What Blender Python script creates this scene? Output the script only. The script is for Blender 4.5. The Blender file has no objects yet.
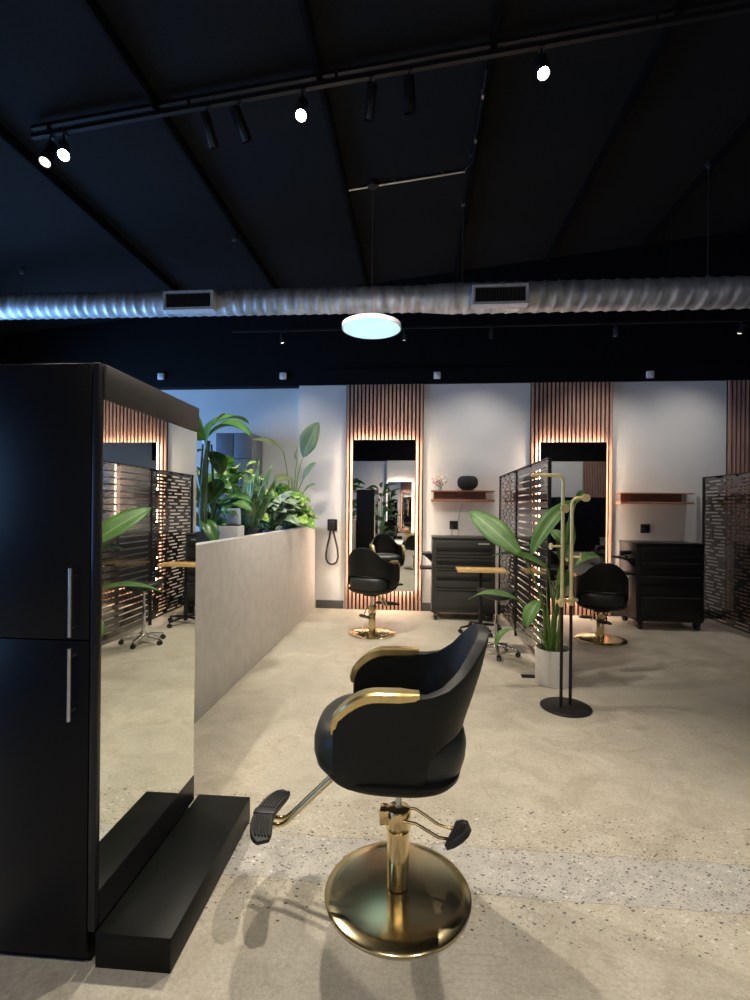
import bpy, bmesh, math, random
from mathutils import Vector, Matrix
random.seed(7)
PI = math.pi
sc = bpy.context.scene
col = sc.collection

# ------------------------------------------------------------------ helpers
def setp(o, label=None, cat=None, group=None, kind=None):
    if label: o['label'] = label
    if cat: o['category'] = cat
    if group: o['group'] = group
    if kind: o['kind'] = kind
    return o

def thing(name, label, cat, loc=(0, 0, 0), rz=0, group=None):
    o = bpy.data.objects.new(name, None); col.objects.link(o)
    o.location = loc; o.rotation_euler = (0, 0, rz); o.empty_display_size = .1
    return setp(o, label, cat, group)

def smooth_by_angle(me, ang=40):
    bm = bmesh.new(); bm.from_mesh(me)
    lim = math.radians(ang)
    for f in bm.faces: f.smooth = True
    for e in bm.edges:
        if len(e.link_faces) == 2:
            e.smooth = e.calc_face_angle(0) < lim
    bm.to_mesh(me); bm.free()

class MB:
    """collects primitives into one mesh"""
    def __init__(s): s.bm = bmesh.new()
    def _tf(s, vs, M):
        for v in vs: v.co = M @ v.co
    def box(s, x0, x1, y0, y1, z0, z1, bev=0, M=None, mi=0):
        r = bmesh.ops.create_cube(s.bm, size=1)
        vs = r['verts']
        for v in vs:
            v.co = Vector((x0 + (v.co.x + .5) * (x1 - x0), y0 + (v.co.y + .5) * (y1 - y0), z0 + (v.co.z + .5) * (z1 - z0)))
        fs = set(f for v in vs for f in v.link_faces)
        if bev:
            es = list(set(e for v in vs for e in v.link_edges))
            rr = bmesh.ops.bevel(s.bm, geom=es, offset=bev, segments=2, affect='EDGES', profile=.5)
            vs = list(set(v for f in rr['faces'] for v in f.verts) | set(v for v in vs if v.is_valid))
            fs = set(f for v in vs for f in v.link_faces)
        for f in fs: f.material_index = mi
        if M: s._tf(vs, M)
        return s
    def lathe(s, prof, n=32, M=None, cap=True, mi=0):
        rings = []
        allv = []
        for r, z in prof:
            ring = [s.bm.verts.new((max(r, 1e-5) * math.cos(2 * PI * k / n), max(r, 1e-5) * math.sin(2 * PI * k / n), z)) for k in range(n)]
            rings.append(ring); allv += ring
        fs = []
        for a, b in zip(rings, rings[1:]):
            for k in range(n):
                fs.append(s.bm.faces.new((a[k], a[(k + 1) % n], b[(k + 1) % n], b[k])))
        if cap:
            fs.append(s.bm.faces.new(list(reversed(rings[0])))); fs.append(s.bm.faces.new(rings[-1]))
        for f in fs: f.material_index = mi
        if M: s._tf(allv, M)
        return s
    def cyl(s, p, q, r, r2=None, n=16, mi=0):
        p = Vector(p); q = Vector(q); d = q - p
        M = Matrix.Translation(p) @ d.to_track_quat('Z', 'Y').to_matrix().to_4x4()
        return s.lathe([(r, 0), (r if r2 is None else r2, d.length)], n, M, mi=mi)
    def tube(s, pts, rad, n=10, closed=False, mi=0, flat=None):
        """round or (flat=(w,h)) rectangular sweep along points"""
        P = [Vector(p) for p in pts]
        N = len(P)
        R = rad if isinstance(rad, (list, tuple)) else [rad] * N
        rings = []; up = None
        for i in range(N):
            if closed: t = P[(i + 1) % N] - P[i - 1]
            else: t = P[min(i + 1, N - 1)] - P[max(i - 1, 0)]
            t.normalize()
            if up is None:
                up = Vector((0, 0, 1)) if abs(t.z) < .9 else Vector((0, 1, 0))
            side = t.cross(up)
            if side.length < 1e-5: side = t.orthogonal()
            side.normalize(); up = side.cross(t).normalized()
            if flat:
                w, h = flat[0] * R[i] / 2, flat[1] * R[i] / 2
                c = min(w, h) * .35
                offs = [(w, h - c), (w - c, h), (-w + c, h), (-w, h - c), (-w, -h + c), (-w + c, -h), (w - c, -h), (w, -h + c)]
                ring = [s.bm.verts.new(P[i] + side * a + up * b) for a, b in offs]
            else:
                ring = [s.bm.verts.new(P[i] + (side * math.cos(2 * PI * k / n) + up * math.sin(2 * PI * k / n)) * R[i]) for k in range(n)]
            rings.append(ring)
        m = len(rings[0]); fs = []
        for i in range(N if closed else N - 1):
            a, b = rings[i], rings[(i + 1) % N]
            for k in range(m):
                fs.append(s.bm.faces.new((a[k], a[(k + 1) % m], b[(k + 1) % m], b[k])))
        if not closed:
            fs.append(s.bm.faces.new(list(reversed(rings[0])))); fs.append(s.bm.faces.new(rings[-1]))
        for f in fs: f.material_index = mi
        return s
    def ball(s, c, r, sx=1, sy=1, sz=1, n=16, mi=0):
        M = Matrix.Translation(c) @ Matrix.Diagonal((sx, sy, sz, 1))
        prof = [(r * math.sin(PI * i / n), -r * math.cos(PI * i / n)) for i in range(n + 1)]
        return s.lathe(prof, n * 2, M, cap=False, mi=mi)
    def quad(s, a, b, c, d, mi=0):
        f = s.bm.faces.new([s.bm.verts.new(p) for p in (a, b, c, d)]); f.material_index = mi; return s
    def prism(s, pts, axis, lo, hi, M=None):
        """extrude a 2d outline along an axis"""
        def mk(p, t):
            return {'x': (t, p[0], p[1]), 'y': (p[0], t, p[1]), 'z': (p[0], p[1], t)}[axis]
        a = [s.bm.verts.new(mk(p, lo)) for p in pts]; b = [s.bm.verts.new(mk(p, hi)) for p in pts]
        n = len(pts)
        for k in range(n): s.bm.faces.new((a[k], a[(k + 1) % n], b[(k + 1) % n], b[k]))
        s.bm.faces.new(list(reversed(a))); s.bm.faces.new(b)
        if M: s._tf(a + b, M)
        return s
    def build(s, name, mat, parent=None, loc=None, ang=40, smooth=True, mods=None):
        bmesh.ops.recalc_face_normals(s.bm, faces=s.bm.faces)
        me = bpy.data.meshes.new(name); s.bm.to_mesh(me); s.bm.free()
        for m in (mat if isinstance(mat, (list, tuple)) else [mat]): me.materials.append(m)
        if smooth: smooth_by_angle(me, ang)
        o = bpy.data.objects.new(name, me); col.objects.link(o)
        if parent: o.parent = parent
        if loc: o.location = loc
        return o

def children(o): return [c for c in bpy.data.objects if c.parent == o]
def copy_tree(o, parent=None):
    c = o.copy(); col.objects.link(c); c.parent = parent
    for ch in children(o): copy_tree(ch, c)
    return c

# ------------------------------------------------------------------ materials
def new_mat(name):
    m = bpy.data.materials.new(name); m.use_nodes = True
    nt = m.node_tree; b = nt.nodes['Principled BSDF']
    return m, nt, b
def nd(nt, t, **kw):
    n = nt.nodes.new(t)
    for k, v in kw.items(): setattr(n, k, v)
    return n
def mix_col(nt, fac, a, b, mode='MIX'):
    n = nt.nodes.new('ShaderNodeMix'); n.data_type = 'RGBA'; n.blend_type = mode
    for sock, v in ((n.inputs[0], fac), (n.inputs[6], a), (n.inputs[7], b)):
        if hasattr(v, 'is_output') or isinstance(v, bpy.types.NodeSocket): nt.links.new(v, sock)
        elif isinstance(v, (int, float)): sock.default_value = v
        else: sock.default_value = (*v, 1)
    return n.outputs[2]
def math_n(nt, op, a, b=None, clamp=False):
    n = nt.nodes.new('ShaderNodeMath'); n.operation = op; n.use_clamp = clamp
    for i, v in enumerate((a, b)):
        if v is None: continue
        if isinstance(v, bpy.types.NodeSocket): nt.links.new(v, n.inputs[i])
        else: n.inputs[i].default_value = v
    return n.outputs[0]
def ramp(nt, fac, stops):
    n = nt.nodes.new('ShaderNodeValToRGB'); nt.links.new(fac, n.inputs[0])
    e = n.color_ramp.elements
    while len(e) < len(stops): e.new(.5)
    for el, (p, c) in zip(e, stops):
        el.position = p; el.color = (*c, 1) if not isinstance(c, (int, float)) else (c, c, c, 1)
    return n.outputs[0]

def mat(name, c, rough=.5, metal=0, var=.12, scale=8, bump=0, bscale=60, spec=.5, coat=0, emis=None, estr=0, stretch=None, trans=0):
    m, nt, b = new_mat(name)
    tc = nd(nt, 'ShaderNodeTexCoord')
    src = tc.outputs['Object']
    if stretch:
        mp = nd(nt, 'ShaderNodeMapping'); mp.inputs['Scale'].default_value = stretch
        nt.links.new(src, mp.inputs[0]); src = mp.outputs[0]
    nz = nd(nt, 'ShaderNodeTexNoise'); nz.inputs['Scale'].default_value = scale; nz.inputs['Detail'].default_value = 4
    nt.links.new(src, nz.inputs[0])
    lo = tuple(x * (1 - var) for x in c); hi = tuple(min(1, x * (1 + var)) for x in c)
    nt.links.new(ramp(nt, nz.outputs[0], [(.3, lo), (.7, hi)]), b.inputs['Base Color'])
    b.inputs['Roughness'].default_value = rough; b.inputs['Metallic'].default_value = metal
    b.inputs['Specular IOR Level'].default_value = spec
    if coat: b.inputs['Coat Weight'].default_value = coat
    if trans: b.inputs['Transmission Weight'].default_value = trans
    if emis:
        b.inputs['Emission Color'].default_value = (*emis, 1); b.inputs['Emission Strength'].default_value = estr
    if bump:
        n2 = nd(nt, 'ShaderNodeTexNoise'); n2.inputs['Scale'].default_value = bscale; n2.inputs['Detail'].default_value = 3
        nt.links.new(src, n2.inputs[0])
        bp = nd(nt, 'ShaderNodeBump'); bp.inputs['Strength'].default_value = bump; bp.inputs['Distance'].default_value = .01
        nt.links.new(n2.outputs[0], bp.inputs['Height']); nt.links.new(bp.outputs[0], b.inputs['Normal'])
    return m

def floor_mat():
    m, nt, b = new_mat('polished_concrete')
    L = nt.links.new
    geo = nd(nt, 'ShaderNodeNewGeometry'); P = geo.outputs['Position']
    sx = nd(nt, 'ShaderNodeSeparateXYZ'); L(P, sx.inputs[0]); Y = sx.outputs[1]
    def noise(s, d=5, r=.55, dist=0):
        n = nd(nt, 'ShaderNodeTexNoise'); n.inputs['Scale'].default_value = s; n.inputs['Detail'].default_value = d
        n.inputs['Roughness'].default_value = r; n.inputs['Distortion'].default_value = dist
        L(P, n.inputs[0]); return n.outputs[0]
    big = noise(.7, 6, .6, .8); mid = noise(3.5, 8, .65, 1.2); fine = noise(60, 3); grit = noise(170, 2)
    c = ramp(nt, mid, [(.32, (.37, .33, .26)), (.52, (.47, .43, .35)), (.70, (.55, .51, .43))])
    c = mix_col(nt, math_n(nt, 'MULTIPLY', ramp(nt, big, [(.4, 0.), (.65, 1.)]), .6), c, (.385, .365, .305))
    c = mix_col(nt, .22, c, ramp(nt, fine, [(.3, .25), (.7, .8)]), 'OVERLAY')
    c = mix_col(nt, .14, c, ramp(nt, grit, [(.35, .2), (.65, .85)]), 'OVERLAY')
    # wavy pale trowel cracks
    w = nd(nt, 'ShaderNodeTexNoise'); w.inputs['Scale'].default_value = 1.6; w.inputs['Detail'].default_value = 4; w.inputs['Distortion'].default_value = 1.5
    L(P, w.inputs[0])
    vein = math_n(nt, 'ABSOLUTE', math_n(nt, 'SUBTRACT', w.outputs[0], .5))
    c = mix_col(nt, math_n(nt, 'MULTIPLY', ramp(nt, vein, [(0., 1.), (.008, 0.)]), .5), c, (.33, .285, .21))
    # terrazzo infill strip across the room and the exposed stones along it
    wob = math_n(nt, 'MULTIPLY', math_n(nt, 'SUBTRACT', noise(9, 4), .5), .05)
    Yw = math_n(nt, 'ADD', Y, wob)
    strip = math_n(nt, 'MULTIPLY', math_n(nt, 'GREATER_THAN', Yw, 2.005), math_n(nt, 'LESS_THAN', Yw, 2.285))
    dist = math_n(nt, 'ABSOLUTE', math_n(nt, 'SUBTRACT', Y, 2.20))
    near = ramp(nt, dist, [(.12, 1.), (.44, 0.)])
    base_s = mix_col(nt, ramp(nt, noise(14, 4), [(.35, 0.), (.65, 1.)]), (.36, .355, .335), (.47, .46, .43))
    c = mix_col(nt, math_n(nt, 'MULTIPLY', strip, .8), c, base_s)
    mp = nd(nt, 'ShaderNodeMapping'); mp.inputs['Scale'].default_value = (1, 1.5, 1); mp.inputs['Rotation'].default_value = (0, 0, .5)
    L(P, mp.inputs[0])
    for sc_, colr, th, amt in ((62, (.06, .055, .05), .66, .9), (50, (.68, .66, .62), .80, .7), (110, (.10, .09, .075), .62, .8), (95, (.26, .22, .17), .72, .7), (130, (.66, .62, .54), .74, .5)):
        v = nd(nt, 'ShaderNodeTexVoronoi'); v.inputs['Scale'].default_value = sc_; v.inputs['Randomness'].default_value = 1
        L(mp.outputs[0], v.inputs['Vector'])
        s1 = nd(nt, 'ShaderNodeSeparateColor'); L(v.outputs['Color'], s1.inputs[0])
        pick = math_n(nt, 'GREATER_THAN', s1.outputs[0], th)
        size = math_n(nt, 'LESS_THAN', v.outputs['Distance'], math_n(nt, 'MULTIPLY', s1.outputs[1], .5))
        k = math_n(nt, 'MULTIPLY', pick, size)
        gate = math_n(nt, 'MAXIMUM', strip, math_n(nt, 'GREATER_THAN', near, math_n(nt, 'ADD', s1.outputs[2], .05)))
        k = math_n(nt, 'MULTIPLY', math_n(nt, 'MULTIPLY', k, gate), amt)
        c = mix_col(nt, k, c, colr)
    for y0 in (2.005, 2.285):
        e = math_n(nt, 'LESS_THAN', math_n(nt, 'ABSOLUTE', math_n(nt, 'SUBTRACT', Yw, y0)), .003)
        c = mix_col(nt, math_n(nt, 'MULTIPLY', e, .35), c, (.16, .14, .11))
    L(c, b.inputs['Base Color'])
    L(ramp(nt, mid, [(.3, .34), (.7, .5)]), b.inputs['Roughness'])
    b.inputs['Specular IOR Level'].default_value = .35
    bp = nd(nt, 'ShaderNodeBump'); bp.inputs['Strength'].default_value = .12; bp.inputs['Distance'].default_value = .004
    L(fine, bp.inputs['Height']); L(bp.outputs[0], b.inputs['Normal'])
    return m

def leaf_mat(name, dark, light, rib, vary=6, patch=None, pscale=14, rough=.35):
    m, nt, b = new_mat(name)
    L = nt.links.new
    at = nd(nt, 'ShaderNodeUVMap'); s = nd(nt, 'ShaderNodeSeparateXYZ'); L(at.outputs[0], s.inputs[0])
    tc = nd(nt, 'ShaderNodeTexCoord')
    nz = nd(nt, 'ShaderNodeTexNoise'); nz.inputs['Scale'].default_value = vary; L(tc.outputs['Object'], nz.inputs[0])
    c = ramp(nt, nz.outputs[0], [(.3, dark), (.7, light)])
    # side veins
    wv = math_n(nt, 'SINE', math_n(nt, 'MULTIPLY', math_n(nt, 'ADD', s.outputs[1], math_n(nt, 'MULTIPLY', math_n(nt, 'ABSOLUTE', math_n(nt, 'SUBTRACT', s.outputs[0], .5)), -.35)), 150))
    c = mix_col(nt, math_n(nt, 'MULTIPLY', ramp(nt, wv, [(.4, 0.), (1., 1.)]), .18), c, light)
    if patch:
        n2 = nd(nt, 'ShaderNodeTexNoise'); n2.inputs['Scale'].default_value = pscale; n2.inputs['Detail'].default_value = 2
        L(tc.outputs['Object'], n2.inputs[0])
        c = mix_col(nt, ramp(nt, n2.outputs[0], [(.5, 0.), (.56, 1.)]), c, patch)
    mid = ramp(nt, math_n(nt, 'ABSOLUTE', math_n(nt, 'SUBTRACT', s.outputs[0], .5)), [(.02, 1.), (.05, 0.)])
    c = mix_col(nt, math_n(nt, 'MULTIPLY', mid, .7), c, rib)
    L(c, b.inputs['Base Color'])
    b.inputs['Roughness'].default_value = rough
    b.inputs['Subsurface Weight'].default_value = 0
    return m

M = {}
M['floor'] = floor_mat()
M['wall'] = mat('painted_plaster', (.60, .60, .595), .75, var=.03, scale=3, bump=.05, bscale=90)
M['blackwall'] = mat('black_paint', (.0022, .0024, .003), .8, spec=.15, var=.2, scale=4)
M['ceil'] = mat('black_ceiling_board', (.0062, .0065, .0070), .95, var=.45, scale=70, bump=.6, bscale=110, spec=.2)
M['joist'] = mat('black_steel_joist', (.0018, .0018, .002), .9, spec=.1)
M['baseboard'] = mat('grey_baseboard', (.07, .07, .068), .6)
M['partition'] = mat('micro_cement', (.66, .64, .61), .5, var=.07, scale=9, bump=.05)
M['cab'] = mat('matte_black_laminate', (.0030, .0034, .005), .36, var=.1, spec=.16)
M['cabedge'] = mat('black_edge_trim', (.008, .008, .010), .3, spec=.3)
M['cabtop'] = mat('dark_brown_laminate', (.035, .032, .030), .5)
M['step'] = mat('black_platform_laminate', (.005, .006, .0055), .42, var=.12, spec=.14)
M['mirror'] = mat('mirror_glass', (.80, .84, .80), .0, 1, var=.0)
M['mirrordark'] = mat('tinted_mirror_glass', (.74, .75, .75), .0, 1, var=.0)
M['blackmetal'] = mat('black_powder_coat', (.008, .008, .009), .42, .0, spec=.3)
M['chestbody'] = mat('charcoal_tool_steel', (.03, .03, .029), .45, .0, var=.08)
M['screen'] = mat('dark_bronze_screen', (.022, .018, .016), .2, 0, var=.1, spec=1.0, coat=1)
M['gold'] = mat('polished_gold', (.80, .63, .35), .15, 1, var=.03)
M['golddisc'] = mat('brushed_gold', (.68, .58, .34), .19, 1, var=.05, scale=3)
M['goldarm'] = mat('brushed_brass', (.74, .58, .27), .28, 1, var=.08, scale=40)
M['brass'] = mat('satin_brass', (.82, .70, .36), .4, .45, var=.05)
M['chrome'] = mat('chrome', (.72, .72, .72), .12, 1, var=.02)
M['steel'] = mat('brushed_steel', (.55, .55, .55), .3, 1, var=.05)
M['leather'] = mat('black_leather', (.0045, .0052, .005), .48, var=.15, bump=.10, bscale=240, spec=.28)
M['cushion'] = mat('charcoal_leather', (.016, .019, .018), .42, var=.12, bump=.10, bscale=240, spec=.4)
M['rubber'] = mat('ridged_rubber', (.014, .014, .015), .5)
M['slat'] = mat('walnut_slat', (.40, .235, .18), .5, var=.3, scale=5, stretch=(12, 12, .7))
M['felt'] = mat('black_felt', (.016, .010, .009), .95)
M['led'] = mat('warm_led', (1, .8, .6), .5, emis=(1, .74, .55), estr=36)
M['walnut'] = mat('walnut_board', (.16, .06, .035), .45, var=.3, scale=6, stretch=(1, 10, 10))
M['walnutl'] = mat('light_walnut_board', (.33, .155, .095), .45, var=.25, scale=6, stretch=(1, 10, 10))
M['duct'] = mat('galvanised_steel', (.50, .50, .51), .5, .65, var=.45, scale=5, stretch=(2.2, .6, .6))
M['ventf'] = mat('vent_frame_steel', (.55, .55, .56), .5, .2)
M['dark'] = mat('vent_shadow_black', (.01, .01, .01), .8)
M['pot'] = mat('white_ceramic', (.80, .79, .77), .5, var=.04)
M['blackpot'] = mat('black_ribbed_plastic', (.03, .03, .032), .5)
M['soil'] = mat('potting_soil', (.03, .02, .012), .95, var=.5, scale=60, bump=.8)
M['stem'] = mat('green_stem', (.11, .20, .035), .5, var=.3, scale=10)
M['trunk'] = mat('brown_green_trunk', (.06, .095, .025), .7, var=.4, scale=12)
M['leaf'] = leaf_mat('glossy_leaf', (.055, .145, .025), (.12, .24, .055), (.22, .36, .12), rough=.5)
M['leafd'] = leaf_mat('dark_leaf', (.03, .10, .022), (.07, .19, .04), (.18, .30, .10))
M['leafy'] = leaf_mat('olive_leaf', (.085, .13, .045), (.15, .19, .075), (.24, .30, .13), rough=.65)
M['leafv'] = leaf_mat('variegated_leaf', (.06, .22, .02), (.15, .36, .04), (.3, .5, .15), patch=(.42, .52, .16), pscale=18)
M['leafs'] = leaf_mat('silver_leaf', (.20, .28, .20), (.34, .42, .32), (.12, .22, .12), patch=(.10, .18, .10), pscale=24)
M['leafn'] = leaf_mat('snake_leaf', (.03, .09, .03), (.08, .17, .06), (.05, .13, .05), patch=(.13, .22, .09), pscale=16)
M['traygold'] = mat('oak_tray', (.60, .40, .17), .4, var=.15, scale=6, stretch=(1, 8, 8))
M['speaker'] = mat('black_speaker_cloth', (.014, .013, .013), .85, bump=.3, bscale=200)
M['plate'] = mat('black_socket_plate', (.012, .012, .012), .4)
M['cable'] = mat('grey_cable', (.10, .10, .10), .6)
M['whitebox'] = mat('white_plastic', (.62, .63, .66), .5, var=.02)
M['palebox'] = mat('pale_blue_plastic', (.55, .68, .85), .3, var=.05)
M['panelgrey'] = mat('slate_panel', (.10, .12, .15), .55, var=.15)
M['pink'] = mat('pink_petal', (.75, .28, .45), .5, var=.2)
M['cream'] = mat('cream_petal', (.85, .75, .55), .5, var=.1)
M['vase'] = mat('clear_glass_vase', (.9, .95, .93), .05, trans=.9, var=0)
M['gloss'] = mat('gloss_black_lamp', (.012, .012, .013), .22)
M['badge'] = mat('silver_badge', (.6, .6, .6), .3, .8)
M['lens'] = mat('lit_lens', (1, 1, 1), .5, emis=(1, .93, .80), estr=60)
M['lensdim'] = mat('lit_lens_side', (1, 1, 1), .5, emis=(1, .93, .80), estr=5)
M['disclight'] = mat('cool_diffuser', (.9, 1, 1), .5, emis=(.34, .84, .92), estr=.95)

# ------------------------------------------------------------------ room
CZ, CS = 5.09, .112
def cz(x): return CZ + CS * x
XL, XR, YB, YF, WT = -6.85, 8.4, 7.5, -4.9, 3.45

def struct(name, mb, m, **k):
    o = mb.build(name, m, **k); o['kind'] = 'structure'; return o
struct('floor', MB().box(XL - .3, XR + .3, YF - .3, YB + .5, -.12, 0), M['floor'])
c = MB()
c.prism([(XL - .3, cz(XL - .3)), (XR + .3, cz(XR + .3)), (XR + .3, cz(XR + .3) + .15), (XL - .3, cz(XL - .3) + .15)], 'y', YF - .3, YB + .5)
ceil = struct('ceiling', c, M['ceil'])
# seams / joists of the ceiling
for i in range(-3, 7):
    x = .54 + 1.345 * i
    if x < XL + .1 or x > XR - .1: continue
    z = cz(x)
    j = MB().box(x - .028, x + .028, YF, YB - .01, z - .07, z + .0)
    j.box(x - .012, x + .012, YF, YB - .01, z - .085, z - .07)
    j = j.build('ceiling_joist', M['joist'])
    setp(j, None, None, kind='structure'); j.name = 'trim_%d' % (i + 10)
# back wall: right part and the slightly deeper left part
struct('wall_back', MB().box(-1.86, XR + .2, YB, YB + .25, 0, WT), M['wall'])
struct('wall_back_left', MB().box(XL - .2, -1.86, YB + .17, YB + .4, 0, WT), M['wall'])
w = MB().box(XL - .2, XR + .2, YB + .0, YB + .25, WT, 6.2)
w.box(-1.45, XR, YB - .045, YB, WT + .0, WT + .235)
struct('wall_back_upper', w, M['blackwall'])
# left wall with two tall window openings
w = MB()
wins = [(-3.4, -.2), (4.1, 7.2)]
ys = [YF - .2] + [v for ab in wins for v in ab] + [YB + .4]
for a, b in zip(ys[0::2], ys[1::2]): w.box(XL - .2, XL, a, b, 0, WT)
for a, b in wins:
    w.box(XL - .2, XL, a, b, 0, .6); w.box(XL - .2, XL, a, b, 3.2, WT)
struct('wall_left', w, M['wall'])
struct('wall_left_upper', MB().box(XL - .2, XL, YF - .2, YB + .4, WT, 5.2), M['blackwall'])
for k, (a, b) in enumerate(wins):
    f = MB()
    for y in (a, (a + b) / 2 - .03, b - .06): f.box(XL - .12, XL - .04, y, y + .06, .6, 3.2)
    for z in (.6, 3.14): f.box(XL - .12, XL - .04, a, b, z, z + .06)
    struct('window_%d' % (k + 1), f, M['blackmetal'])
struct('wall_right', MB().box(XR, XR + .2, YF - .2, YB + .4, 0, 6.2), M['wall'])
w = MB().box(XL - .2, XR + .2, YF - .25, YF, 0, WT)
struct('wall_front', w, M['wall'])
struct('wall_front_upper', MB().box(XL - .2, XR + .2, YF - .25, YF, WT, 6.2), M['blackwall'])
# baseboards between the slat panels
for k, (a, b) in enumerate([(-1.56, -1.13), (.08, 1.65), (2.85, 4.42)]):
    struct('baseboard_back' if k == 0 else 'baseboard_back_%d' % k, MB().box(a, b, YB - .015, YB, 0, .125, bev=.003), M['baseboard'])
# half-height partition
PX0 = -1.575
struct('wall_partition', MB().box(PX0 - .10, PX0, 2.0, YB - .02, 0, 1.275, bev=.004), M['partition'])
# planter ledge behind it
lg = thing('planter_ledge', 'long pale ledge behind the half-height partition that carries the potted plants', 'ledge', (0, 0, 0))
MB().box(-2.25, PX0 - .105, 3.0, YB - .02, 1.08, 1.12, bev=.003).build('shelf_board', M['partition'], lg)
MB().box(-2.20, -2.16, 3.0, YB - .02, 0, 1.08).build('side_panel', M['partition'], lg)

# ------------------------------------------------------------------ slat panels + lit mirrors
def slat_panel(x0, x1, label, back=YB, sgn=-1, group='slatted wood wall panels'):
    t = thing('slatted_wall_panel', label, 'wall panel', ((x0 + x1) / 2, back, 0), 0, group)
    w = x1 - x0; h = WT - .005
    MB().box(-w / 2, w / 2, min(0, sgn * .015), max(0, sgn * .015), .0, h).build('backing', M['felt'], t)
    s = MB(); n = 20; p = w / n
    for i in range(n):
        x = -w / 2 + (i + .5) * p
        s.box(x - .0165, x + .0165, min(sgn * .015, sgn * .04), max(sgn * .015, sgn * .04), 0, h)
    s.build('slats', M['slat'], t, smooth=False)
    return t
slat_panel(-1.113, .073, 'wood slat wall panel framing the lit mirror beside the hanging hose')
slat_panel(1.66, 2.845, 'wood slat wall panel behind the second lit mirror and gold valet stand')
slat_panel(4.43, 5.61, 'wood slat wall panel at the right edge behind the black privacy screen')
slat_panel(6.35, 7.55, 'wood slat wall panel on the opposite wall behind the black cupboards', YF, 1)
struct('wall_front_return', MB().box(-1.24, 3.2, YF, YF + .30, 0, WT - .002), M['wall'])
ob = thing('storage_cupboard', 'row of black cupboards standing against the opposite wall', 'cupboard', (4.6, YF + .06, 0))
MB().box(0, 3.0, 0, .5, .0, 2.05, bev=.004).build('body', M['cab'], ob)
for k in range(5): MB().box(.01 + k * .597, .595 + k * .597, .501, .52, .06, 2.03, bev=.003).build('door', M['cab'], ob)

def lit_mirror(xc, w, z0, z1, label, back, sgn=-1):
    t = thing('lit_mirror', label, 'mirror', (xc, back + sgn * .04, 0), 0, 'backlit station mirrors')
    a, b = -w / 2, w / 2
    def Y(u, v): return (min(sgn * u, sgn * v), max(sgn * u, sgn * v))
    y0, y1 = Y(.075, .10)
    MB().box(a, b, y0, y1, z0, z1).build('mirror_frame', M['blackmetal'], t)
    y0, y1 = Y(.1, .104)
    MB().box(a + .004, b - .004, y0, y1, z0 + .004, z1 - .004).build('mirror_glass', M['mirrordark'], t)
    y0, y1 = Y(0, .075)
    MB().box(a + .08, b - .08, y0, y1, z0 + .08, z1 - .08).build('mounting_box', M['blackmetal'], t)
    y0, y1 = Y(.028, .072)
    s = MB()
    e = .003; th = .014
    s.box(a + e, a + e + th, y0, y1, z0 + e, z1 - e); s.box(b - e - th, b - e, y0, y1, z0 + e, z1 - e)
    s.box(a + e + th, b - e - th, y0, y1, z1 - e - th, z1 - e); s.box(a + e + th, b - e - th, y0, y1, z0 + e, z0 + e + th)
    s.build('led_strip', M['led'], t, smooth=False)
    return t
lit_mirror(-.515, .945, .31, 2.585, 'tall backlit mirror on slats behind the first black salon chair', YB)
lit_mirror(2.25, .935, .27, 2.545, 'tall backlit mirror partly hidden behind the privacy screen and plant', YB)
lit_mirror(-.72, .95, .3, 2.6, 'tall backlit mirror on the opposite wall seen by reflection', YF + .30, 1)

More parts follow.
